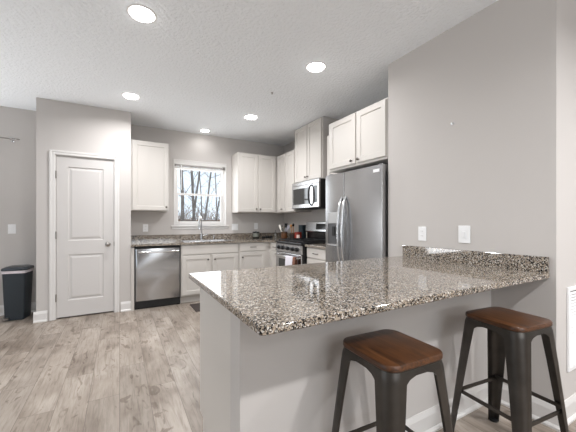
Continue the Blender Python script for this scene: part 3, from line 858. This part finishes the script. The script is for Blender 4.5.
# ------------------------------------------------------------------ refrigerator
rf = thing('refrigerator', 'stainless side-by-side refrigerator with ice dispenser', 'refrigerator', (2.5, 2.52, 0))
FXF = 2.20; FY0, FY1 = 2.064, 2.974; FS = 2.628
part('case', MB().box(FXF + 0.075, XK - 0.02, FY0 + 0.006, FY1 - 0.006, 0.02, 1.765, 0.004), 'steel_dark', rf, 'dark grey side panels')
def fdoor(y0, y1, z0, z1):
    mb = MB()
    prof = []
    r = 0.005
    for (cx, cy, a0) in ((FXF + r, y0 + r, 270), (FXF + r, y1 - r, 180)):
        pass
    pts = [(FXF + 0.07, y0)]
    for k in range(6):
        a = R(90 * k / 5); pts.append((FXF + r - r * math.sin(a), y0 + r - r * math.cos(a)))
    for u in (0.006, 0.02, 0.2, 0.4, 0.6, 0.8, 0.98, 0.994):   # slightly crowned face
         pts.append((FXF - 0.006 * math.sin(math.pi * u), y0 + r + (y1 - y0 - 2 * r) * u))
    for k in range(6):
        a = R(90 * k / 5); pts.append((FXF + r - r * math.cos(a), y1 - r + r * math.sin(a)))
    pts.append((FXF + 0.07, y1))
    mb.loft([[(x + i, y, z) for x, y in pts] for z, i in ((z0, 0.003), (z0 + 0.004, 0), (z1 - 0.004, 0), (z1, 0.003))])
    return mb
dR = part('fridge_door', fdoor(FY0, FS - 0.004, 0.09, 1.782), 'fridge_steel', rf, 'wide right stainless door', True)
# freezer door is built around the dispenser recess
DY0, DY1, DZ0, DZ1 = 2.695, 2.905, 0.945, 1.335
dl = fdoor(FS + 0.004, FY1, 0.09, 1.782)
dL = part('freezer_door', dl, 'fridge_steel', rf, 'narrow left stainless door', True)
dsp = MB()
dsp.box(FXF - 0.012, FXF + 0.002, DY0, DY1, 1.205, DZ1, 0.004)
dispn = part('dispenser', dsp, 'grey_panel', dL, 'pale grey control panel')
part('dispenser_recess', MB().box(FXF - 0.008, FXF + 0.001, DY0 + 0.004, DY1 - 0.004, DZ0 + 0.02, 1.205), 'steel_dark', dispn, 'dark dispenser cavity')
part('drip_tray', MB().box(FXF - 0.026, FXF + 0.002, DY0, DY1, DZ0 - 0.006, DZ0 + 0.018, 0.004), 'chrome', dispn)
for yy in (DY0 - 0.002, DY1 - 0.006):
    part('side_rail', MB().box(FXF - 0.014, FXF + 0.001, yy, yy + 0.008, DZ0, 1.206), 'steel', dispn)
part('paddle', MB().box(FXF - 0.018, FXF - 0.006, (DY0 + DY1) / 2 - 0.025, (DY0 + DY1) / 2 + 0.025, 1.06, 1.17, 0.003), 'black_matte', dispn)
def fhandle(y, parent, lean):
    z0, z1 = 0.70, 1.505
    pts = []
    for k in range(13):
        u = k / 12
        pts.append((FXF - 0.004 - 0.062 * math.sin(math.pi * u) ** 0.55, y + lean * math.sin(math.pi * u), z0 + (z1 - z0) * u))
    return part('handle', MB().tube(pts, [0.010] + [0.0125] * 11 + [0.010], 12), 'handle_steel', parent, 'long bowed handle', True)
fhandle(FS + 0.030, dL, 0.002)
fhandle(FS - 0.036, dR, -0.003)
part('badge', MB().box(FXF - 0.006, FXF, 2.098, 2.178, 1.712, 1.742, 0.001), 'plastic', dR, 'small pale badge plate')
for yy in (FY0 + 0.05, FY1 - 0.05):
    part('hinge_cover', MB().box(FXF + 0.03, FXF + 0.16, yy - 0.03, yy + 0.03, 1.766, 1.80, 0.004), 'steel_dark', rf)
part('toe_grille', MB().box(FXF + 0.05, FXF + 0.075, FY0 + 0.02, FY1 - 0.02, 0.0, 0.088), 'black_matte', rf)

# ------------------------------------------------------------------ wall plates
def outlet(facing, plane, u, w_, pw, ph, kind, label, name='wall_outlet', cat='outlet'):
    f = fmap(facing, plane)
    t = thing(name, label, cat, f(u, w_, 0))
    mb = MB(); fbox(mb, f, u - pw / 2, u + pw / 2, w_ - ph / 2, w_ + ph / 2, 0, 0.006, 0.002)
    part('plate', mb, 'plastic', t)
    if kind == 'duplex':
        for dz in (-0.02, 0.02):
            q = MB(); fbox(q, f, u - 0.017, u + 0.017, w_ + dz - 0.014, w_ + dz + 0.014, 0.006, 0.0085, 0.002)
            r_ = part('receptacle', q, 'plastic', t)
            q = MB()
            for du in (-0.007, 0.007):
                fbox(q, f, u + du - 0.0012, u + du + 0.0012, w_ + dz - 0.002, w_ + dz + 0.006, 0.0086, 0.009)
            part('slot', q, 'slot', r_)
    else:
        cs_ = [u] if kind == 'rocker' else [u - 0.023, u + 0.023]
        for c in cs_:
            q = MB(); fbox(q, f, c - 0.0165, c + 0.0165, w_ - 0.033, w_ + 0.033, 0.006, 0.0085, 0.001)
            r_ = part('rocker_frame', q, 'plastic', t)
            q = MB(); fbox(q, f, c - 0.011, c + 0.011, w_ - 0.022, w_ + 0.022, 0.0085, 0.013, 0.002)
            part('rocker', q, 'plastic', r_)
    return t
outlet('-y', YB, -1.245, 1.128, 0.080, 0.125, 'rocker', 'white light switch above the trash can', 'light_switch', 'light switch')
outlet('-y', YB, 0.359, 1.125, 0.075, 0.118, 'duplex', 'white single outlet plate above the dishwasher')
outlet('-y', YB, 1.843, 1.128, 0.116, 0.118, 'double', 'white double switch plate right of the sink window', 'light_switch', 'light switch')
outlet('-y', YB, 2.259, 1.140, 0.072, 0.118, 'duplex', 'white single outlet plate above the dark canister')
outlet('-x', XR, 1.669, 1.122, 0.076, 0.120, 'duplex', 'white outlet plate above the peninsula, nearer the refrigerator')
t = outlet('-x', XR, 1.311, 1.130, 0.088, 0.130, 'rocker', 'white rocker switch plate above the peninsula, nearer the room corner', 'light_switch', 'light switch')
hk = thing('wall_hook', 'tiny metal hook high on the bare right wall', 'hook', (XR, 1.40, 1.984))
part('screw', MB().lathe((XR, 1.40, 1.984), [(0, 0), (0.012, 0), (0.010, 0.004), (0, 0.006)], 12, (-1, 0, 0)), 'chrome', hk, smooth=True)
part('peg', MB().tube([(XR - 0.004, 1.40, 1.984), (XR - 0.02, 1.40, 1.978), (XR - 0.022, 1.40, 1.99)], 0.0035, 8), 'chrome', hk, smooth=True)

# air return grille
vg = thing('air_return_grille', 'white louvred air return grille on the right wall end', 'vent', (2.62, YR0, 0.3))
VX0, VX1, VZ0, VZ1 = 2.402, 2.86, 0.298, 0.818
vf = MB()
vf.box(VX0, VX0 + 0.025, YR0 - 0.012, YR0, VZ0, VZ1, .003).box(VX1 - 0.025, VX1, YR0 - 0.012, YR0, VZ0, VZ1, .003).box(VX0 + .025, VX1 - .025, YR0 - 0.012, YR0, VZ0, VZ0 + .025, .003).box(VX0 + .025, VX1 - .025, YR0 - 0.012, YR0, VZ1 - .025, VZ1, .003)
part('frame', vf, 'plastic', vg)
part('duct_back', MB().box(VX0 + .025, VX1 - .025, YR0 - 0.0012, YR0 - 0.0002, VZ0 + .025, VZ1 - .025), 'slot', vg, 'grey duct behind the louvres')
vb = MB()
z = VZ0 + 0.03
while z < VZ1 - 0.03:
    vb.loft([[(x, YR0 - 0.010, z), (x, YR0 - 0.001, z + 0.010), (x, YR0 - 0.0005, z + 0.008), (x, YR0 - 0.009, z - 0.002)] for x in (VX0 + 0.025, VX1 - 0.025)])
    z += 0.0185
part('louvres', vb, 'plastic', vg)

# ------------------------------------------------------------------ curtain rod
cr = thing('curtain_rod', 'slim nickel curtain rod end high on the far left wall', 'curtain rod', (-1.3, YB, 2.31))
rod = MB().cyl((-3.6, YB - 0.085, 2.31), (-1.20, YB - 0.085, 2.31), 0.008, n=12)
part('rod', rod, 'satin', cr, smooth=True)
part('finial', MB().lathe((-1.20, YB - 0.085, 2.31), [(0.008, 0), (0.010, 0.004), (0.006, 0.010), (0.011, 0.022), (0.012, 0.034), (0.007, 0.05), (0, 0.056)], 14, (1, 0, 0)), 'satin', cr, smooth=True)
part('bracket', MB().box(-1.248, -1.222, YB - 0.006, YB, 2.28, 2.34, 0.002).tube([(-1.235, YB - 0.004, 2.31), (-1.235, YB - 0.088, 2.31)], 0.006, 8).lathe((-1.248, YB - 0.085, 2.31), [(0, 0), (0.017, 0), (0.017, 0.026), (0, 0.026)], 14, (1, 0, 0)), 'chrome', cr, smooth=True)

# ------------------------------------------------------------------ trash can
tcn = thing('trash_can', 'charcoal plastic step trash can beside the pantry', 'trash can', (-1.15, 5.02, 0))
TR = Matrix.Translation((-1.125, 5.00, 0)) @ Matrix.Rotation(R(-9), 4, 'Z') @ Matrix.Diagonal((0.96, 0.74, 1.0, 1))
def tl(pts): return [tuple(TR @ Vector(p)) for p in pts]
def rr(hx, hy, z, r, oy=0): return tl([(x, y + oy, z) for x, y in rounded(-hx, hx, -hy, hy, r, 4)])
part('body', MB().loft([rr(0.098, 0.150, 0.005, 0.03), rr(0.100, 0.152, 0.02, 0.03), rr(0.122, 0.172, 0.60, 0.035), rr(0.122, 0.172, 0.615, 0.035)]), 'can', tcn, smooth=True)
part('bag_rim', MB().loft([rr(0.1245, 0.1745, 0.585, 0.036), rr(0.126, 0.176, 0.616, 0.036), rr(0.118, 0.168, 0.619, 0.034)]), 'bag', tcn, 'pale bag edge under the lid', True)
part('lid', MB().loft([rr(0.130, 0.182, 0.621, 0.04), rr(0.134, 0.186, 0.632, 0.042), rr(0.128, 0.180, 0.650, 0.05), rr(0.10, 0.15, 0.664, 0.06)]), 'can_lid', tcn, smooth=True)
part('pedal', MB().loft([tl([(x, y, z) for x, y in rounded(-0.105, -0.035, -0.215, -0.12, 0.02, 3)]) for z in (0.025, 0.045)]), 'satin', tcn, 'metal foot pedal', True)

# mat
tag(part('kitchen_mat', MB().box(0.90, 1.80, 4.14, 4.555, 0.001, 0.010, 0.003), 'mat', origin=(1.35, 4.35, 0)), 'dark kitchen mat on the floor before the sink cabinet', 'mat')

# ------------------------------------------------------------------ things on the counter
Z0 = ZT1
cn = thing('canister', 'dark-lidded grey canister on the counter right of the window', 'canister', (2.20, 5.12, Z0))
part('jar', MB().lathe((2.20, 5.12, Z0), [(0, 0), (0.055, 0), (0.062, 0.012), (0.063, 0.09), (0.056, 0.105), (0, 0.105)], 24), 'jar', cn, smooth=True)
part('base_band', MB().lathe((2.20, 5.12, Z0), [(0.0605, 0.004), (0.0645, 0.014), (0.0645, 0.028), (0.0625, 0.03)], 24), 'black', cn, smooth=True)
part('lid', MB().lathe((2.20, 5.12, Z0 + 0.1055), [(0, 0), (0.064, 0), (0.066, 0.012), (0.060, 0.022), (0.015, 0.026), (0.012, 0.036), (0, 0.038)], 24), 'black', cn, smooth=True)
for i, (x, y, lb) in enumerate(((2.325, 5.06, 'small squat black jar right beside the grey canister'), (2.405, 5.07, 'small squat black jar in the middle of three by the backsplash'), (2.485, 5.07, 'small squat black jar nearest the clear bottles'))):
    t = thing('spice_jar', lb, 'jar', (x, y, Z0), 'small black jars by the backsplash')
    part('pot', MB().lathe((x, y, Z0), [(0, 0), (0.028, 0), (0.032, 0.01), (0.030, 0.038), (0, 0.038)], 16), 'black', t, smooth=True)
    part('lid', MB().lathe((x, y, Z0 + 0.0385), [(0, 0), (0.030, 0), (0.028, 0.008), (0, 0.010)], 16), 'dark_crock', t, smooth=True)
def bottle(x, y, h, r, label, stop='slot', m='bottle_glass'):
    t = thing('glass_bottle', label, 'bottle', (x, y, Z0))
    part('glass', MB().lathe((x, y, Z0), [(0, 0), (r, 0.002), (r, h * 0.55), (r * 0.75, h * 0.66), (r * 0.32, h * 0.76), (r * 0.30, h * 0.92), (0, h * 0.92)], 20), m, t, smooth=True)
    part('stopper', MB().lathe((x, y, Z0 + h * 0.9205), [(0, 0), (r * 0.34, 0), (r * 0.30, h * 0.05), (r * 0.12, h * 0.08), (0, h * 0.085)], 12), stop, t, smooth=True)
bottle(2.56, 5.03, 0.15, 0.030, 'short clear glass bottle in the corner, left of the taller one')
bottle(2.60, 4.84, 0.25, 0.034, 'tall clear glass bottle with thin neck in the corner')
bottle(2.70, 4.93, 0.22, 0.032, 'clear glass bottle at the back of the corner, behind the tall one', 'beech')
def crock(x, y, r, h, m, label):
    t = thing('utensil_crock', label, 'utensil crock', (x, y, Z0))
    part('pot', MB().lathe((x, y, Z0), [(0, 0), (r * 0.86, 0), (r * 0.98, 0.012), (r, h * 0.5), (r * 0.96, h), (r * 0.88, h), (r * 0.88, 0.02), (0, 0.018)], 24), m, t, smooth=True)
    part('glaze_band', MB().lathe((x, y, Z0), [(r * 0.985, h * 0.80), (r * 1.02, h * 0.82), (r * 1.02, h * 0.90), (r * 0.965, h * 0.92)], 24), 'dark_crock' if m == 'amber' else 'amber', t, smooth=True)
crock(2.53, 4.635, 0.058, 0.135, 'amber', 'brown mottled utensil crock at the left of the range')
crock(2.63, 4.505, 0.052, 0.120, 'dark_crock', 'dark utensil crock between the brown crock and red tin')
def utensil(name, label, base, tip, m, head, hm, hr):
    t = thing(name, label, 'utensil', base, 'utensils in the crocks')
    b, tp_ = Vector(base), Vector(tip)
    d = (tp_ - b).normalized()
    part('handle', MB().tube([b, b.lerp(tp_, 0.5), tp_], [0.006, 0.007, 0.0075], 8), m, t, smooth=True)
    mb = MB()
    if head == 'spoon':
        mb.tube([tp_ + d * k for k in (-0.002, 0.012, 0.03, 0.048, 0.062)], [0.006, hr * 0.8, hr, hr * 0.8, hr * 0.2], 12)
    else:
        c = Vector((-0.6, -0.8, 0)); s_ = Vector((0.8, -0.6, 0))
        lo_ = []
        for k, wd_ in ((-0.002, 0.007), (0.015, hr), (0.075, hr * 1.05), (0.082, hr * 0.9)):
            p = tp_ + d * k
            lo_.append([p + s_ * wd_ + c * 0.004, p - s_ * wd_ + c * 0.004, p - s_ * wd_ - c * 0.004, p + s_ * wd_ - c * 0.004])
        mb.loft(lo_)
    part('head', mb, hm, t, smooth=True)
utensil('spatula', 'white spatula with narrow blade at the left of the brown crock', (2.52, 4.65, Z0 + 0.03), (2.49, 4.69, Z0 + 0.175), 'white_util', 'flat', 'white_util', 0.016)
utensil('turner', 'black-headed grey turner standing in the brown crock', (2.54, 4.635, Z0 + 0.03), (2.555, 4.625, Z0 + 0.20), 'grey_util', 'flat', 'black', 0.026)
utensil('spatula', 'grey spatula standing at the right of the brown crock', (2.545, 4.62, Z0 + 0.03), (2.575, 4.60, Z0 + 0.165), 'grey_util', 'flat', 'grey_util', 0.020)
utensil('wooden_spoon', 'wooden spoon with light bowl in the dark crock', (2.625, 4.515, Z0 + 0.03), (2.615, 4.535, Z0 + 0.205), 'beech', 'spoon', 'beech', 0.023)
utensil('ladle', 'black ladle rising behind the wooden spoon', (2.645, 4.505, Z0 + 0.03), (2.645, 4.515, Z0 + 0.225), 'beech', 'spoon', 'black', 0.022)
tn = thing('tin', 'red tin with pale label standing left of the range backguard', 'tin', (2.64, 4.345, Z0))
def tin(t, x, y, z, r, h, m, lid, lab):
    part('can', MB().lathe((x, y, z), [(0, 0), (r, 0), (r, h), (0, h)], 24), m, t, smooth=True)
    part('lid', MB().lathe((x, y, z + h + 0.0005), [(0, 0), (r * 1.03, 0), (r * 1.03, 0.010), (0, 0.012)], 24), lid, t, smooth=True)
    if lab:
        L1 = []
        for zz in (z + h * 0.25, z + h * 0.72):
            L1.append([(x + (r + 0.0015) * math.cos(a), y + (r + 0.0015) * math.sin(a), zz) for a in [R(215 + 50 * k / 6) for k in range(7)]] +
                      [(x + (r + 0.0003) * math.cos(a), y + (r + 0.0003) * math.sin(a), zz) for a in [R(265 - 50 * k / 6) for k in range(7)]])
        part('label_patch', MB().loft(L1), 'label', t, 'pale paper label', True)
tin(tn, 2.64, 4.345, Z0, 0.060, 0.125, 'red', 'red', True)
tn2 = thing('tin', 'tall dark teal tin standing behind the red tin', 'tin', (2.755, 4.395, Z0))
tin(tn2, 2.755, 4.395, Z0, 0.066, 0.245, 'teal', 'teal', False)
pb = thing('plastic_bottle', 'slim pale bottle at the back beside the range backguard', 'bottle', (2.80, 4.285, Z0))
part('body', MB().lathe((2.80, 4.285, Z0), [(0, 0), (0.026, 0), (0.028, 0.01), (0.028, 0.15), (0.012, 0.18), (0.012, 0.195), (0, 0.195)], 16), 'pale_bottle', pb, smooth=True)
part('cap', MB().lathe((2.80, 4.285, Z0 + 0.1955), [(0, 0), (0.014, 0), (0.013, 0.025), (0, 0.027)], 12), 'white_util', pb, smooth=True)

# ------------------------------------------------------------------ bar stools
def make_stool(name, label, loc, rz):
    root = bpy.data.objects.new(name, None)
    root.empty_display_size = 0.1
    COL.objects.link(root)
    ORIGIN[root.name] = Vector((0, 0, 0))
    tag(root, label, 'stool', 'industrial bar stools at the peninsula')
    SH = 0.722
    h = 0.152
    sm = MB()
    L_ = []
    for z, k in ((SH - 0.024, 0.003), (SH - 0.020, 0.0), (SH - 0.007, 0.0), (SH - 0.002, 0.003), (SH, 0.009)):
        L_.append([(x, y, z) for x, y in rounded(-h + k, h - k, -h + k, h - k, 0.055 - k, 7)])
    sm.loft(L_)
    part('seat', sm, 'stool_wood', root, 'dark walnut-stained wooden seat', True)
    # folded sheet skirt under the seat
    o = rounded(-0.147, 0.147, -0.147, 0.147, 0.052, 7); i_ = rounded(-0.143, 0.143, -0.143, 0.143, 0.048, 7)
    zt, zb = SH - 0.0245, SH - 0.050
    sk_ = MB()
    o2 = rounded(-0.152, 0.152, -0.152, 0.152, 0.055, 7)
    sk_.loft([[(x, y, zt) for x, y in i_], [(x, y, zt) for x, y in o], [(x, y, zb) for x, y in o2], [(x, y, zb) for x, y in [(a * 0.975, b * 0.975) for a, b in o2]], [(x, y, zt) for x, y in i_]], True, False)
    bmesh.ops.remove_doubles(sk_.bm, verts=sk_.bm.verts[:], dist=1e-5)
    part('seat_frame', sk_, 'gun', root, 'gunmetal steel skirt', True)
    secs = [(SH - 0.030, 0.1485, 0.142, 0.052), (SH - 0.048, 0.1530, 0.128, 0.053), (SH - 0.058, 0.1538, 0.094, 0.052), (SH - 0.072, 0.1545, 0.078, 0.050), (0.50, 0.167, 0.068, 0.045), (0.28, 0.184, 0.056, 0.036), (0.02, 0.2045, 0.040, 0.026), (0.0, 0.206, 0.040, 0.026)]
    for (sx, sy) in ((-1, -1), (1, -1), (1, 1), (-1, 1)):
        loops = []
        for z, c, wd_, r in secs:
            out = [(c - wd_, c)]
            for k in range(8):
                a = R(90 - 90 * k / 7)
                out.append((c - r + r * math.cos(a), c - r + r * math.sin(a)))
            out.append((c, c - wd_))
            th = 0.0045
            inn = [(c - th, c - wd_)]
            for k in range(8):
                a = R(90 * k / 7)
                out_r = r - th
                inn.append((c - r + out_r * math.cos(a), c - r + out_r * math.sin(a)))
            inn.append((c - wd_, c - th))
            loops.append([(sx * x, sy * y, z) for x, y in out + inn])
        lg = part('leg', MB().loft(loops), 'gun', root, smooth=True)
        part('foot_cap', MB().loft([[(sx * x, sy * y, z) for x, y in rounded(0.206 - 0.042, 0.2075, 0.206 - 0.042, 0.2075, 0.02, 4)] for z in (0.0, 0.012)]), 'black_matte', lg)
    zc = 0.285
    cf = 0.1805
    for (a, b, zz) in (((-1, -1), (1, -1), zc - 0.012), ((1, -1), (1, 1), zc), ((1, 1), (-1, 1), zc - 0.012), ((-1, 1), (-1, -1), zc)):
        mb = MB()
        k0, k1, ke = cf - 0.016, cf - 0.008, cf - 0.008
        if a[1] == b[1]:
            mb.box(-ke, ke, a[1] * k0, a[1] * k1, zz - 0.010, zz + 0.010, 0.002)
        else:
            mb.box(a[0] * k0, a[0] * k1, -ke, ke, zz - 0.010, zz + 0.010, 0.002)
        part('footrest_bar', mb, 'gun', root)
    for ang in (45, -45):
        t = MB(); t.box(-0.195, 0.195, -0.011, 0.011, SH - 0.070 + (0.006 if ang > 0 else 0), SH - 0.065 + (0.006 if ang > 0 else 0))
        bmesh.ops.rotate(t.bm, verts=t.bm.verts[:], cent=(0, 0, 0), matrix=Matrix.Rotation(R(ang), 3, 'Z'))
        part('cross_brace', t, 'black_matte', root, 'dark cross strap below the seat')
    root.location = loc
    root.rotation_euler = (0, 0, R(rz))
    return root
make_stool('bar_stool', 'gunmetal bar stool with wooden seat, the left one tucked half under the counter', (0.965, 0.862, 0), -3)
make_stool('bar_stool', 'gunmetal bar stool with wooden seat, the right one near the wall', (1.805, 0.822, 0), -6)

# ------------------------------------------------------------------ outdoors
gb = MB()
xs_ = [-8 + 4 * k for k in range(9)]
ys_ = [5.6, 8, 11, 15, 20, 26, 34, 45]
zs_ = [-0.8, -0.9, -0.8, -0.5, -0.1, 0.5, 1.1, 1.6]
V = [[gb.bm.verts.new((x, y, z + 0.25 * math.sin(x * 0.9 + y * 0.4))) for x in xs_] for y, z in zip(ys_, zs_)]
for i in range(len(ys_) - 1):
    for k in range(len(xs_) - 1):
        gb.bm.faces.new((V[i][k], V[i][k + 1], V[i + 1][k + 1], V[i + 1][k]))
struct('ground_outside', gb, 'leaf_ground', 'brown leaf-covered slope outside the window', 'ground')
def gz(y):
    for a, b, c, d in zip(ys_, ys_[1:], zs_, zs_[1:]):
        if a <= y <= b: return c + (d - c) * (y - a) / (b - a)
    return 0
def grow(mb, p, d, r, L, depth):
    n = 4
    pts = [p.copy()]; rad = [r]
    q = p.copy(); dd_ = d.copy()
    for k in range(n):
        dd_ = (dd_ + Vector((random.uniform(-1, 1), random.uniform(-1, 1), random.uniform(-.3, .6))) * 0.14).normalized()
        q = q + dd_ * (L / n)
        pts.append(q.copy()); rad.append(r * (1 - 0.45 * (k + 1) / n))
        if depth > 0 and k >= 1:
            for _ in range(1):
                s_ = Vector((random.uniform(-1, 1), random.uniform(-.6, .6), random.uniform(0.0, 0.9))).normalized()
                grow(mb, q.copy(), (dd_ * 0.6 + s_ * 0.8).normalized(), r * (0.42 if depth > 1 else 0.4), L * random.uniform(0.35, 0.6), depth - 1)
    mb.tube(pts, rad, 6 if r > 0.05 else 4, False)
tree_spec = [
    (0.176, 13.0, 0.085, 8.5, (0.03, 0, 1), 'bare tree with stout trunk at the left of the window view'),
    (0.184, 14.5, 0.06, 8.5, (0.20, 0, 1), 'bare leaning tree just right of the stout left trunk'),
    (0.2175, 13.5, 0.072, 8.5, (-0.02, 0, 1), 'bare straight tree in the middle of the window view'),
    (0.226, 15.0, 0.05, 8.5, (0.14, 0, 1), 'bare slender tree curving right of the middle trunk'),
    (0.262, 18.0, 0.055, 8.5, (0.22, 0, 1), 'bare tree leaning to the right edge of the window view'),
    (0.240, 26.0, 0.06, 8.0, (-0.06, 0, 1), 'bare thin distant tree right of the middle trunks'),
    (0.288, 25.0, 0.06, 8.0, (0.02, 0, 1), 'bare distant tree on the slope at right'),
]
for k_, y, r, h, d, lb in tree_spec:
    x = k_ * y
    t = thing('bare_tree', lb, 'tree', (x, y, gz(y) - 0.2), 'bare trees outside the window')
    base = Vector((x, y, gz(y) - 0.3))
    dv = Vector(d).normalized()
    pts = [base]; rad = [r * 1.25]
    q = base.copy()
    for s_ in range(8):
        dv = (dv + Vector((random.uniform(-1, 1), 0, 0)) * 0.045).normalized()
        q = q + dv * (h / 8)
        pts.append(q.copy()); rad.append(r * (1 - 0.075 * (s_ + 1)))
    part('trunk', MB().tube(pts, rad, 10), 'bark', t, smooth=True)
    br_ = MB()
    for s_ in range(1, 9):
        for _ in range(2):
            sd_ = Vector((random.uniform(-1, 1), random.uniform(-.5, .5), random.uniform(0.1, 0.9))).normalized()
            grow(br_, pts[s_].copy(), sd_, max(0.012, rad[s_] * 0.20), random.uniform(1.2, 2.6), 2)
    part('branches', br_, 'bark', t)
bs_ = MB()
for _ in range(420):
    y = random.uniform(14, 27)
    x = y * random.uniform(0.13, 0.33)
    b = Vector((x, y, gz(y) - 0.1))
    hgt = random.uniform(0.8, 2.6) * (0.7 + (y - 14) / 26)
    d_ = Vector((random.uniform(-.5, .5), random.uniform(-.2, .2), 1))
    bs_.tube([b, b + d_ * hgt * 0.5, b + (d_ + Vector((random.uniform(-.5, .5), 0, 0))) * hgt], [0.02, 0.014, 0.006], 4, False)
tag(part('brushwood', bs_, 'brush'), 'brown winter brushwood covering the slope outside the window', 'brush', kind='stuff')
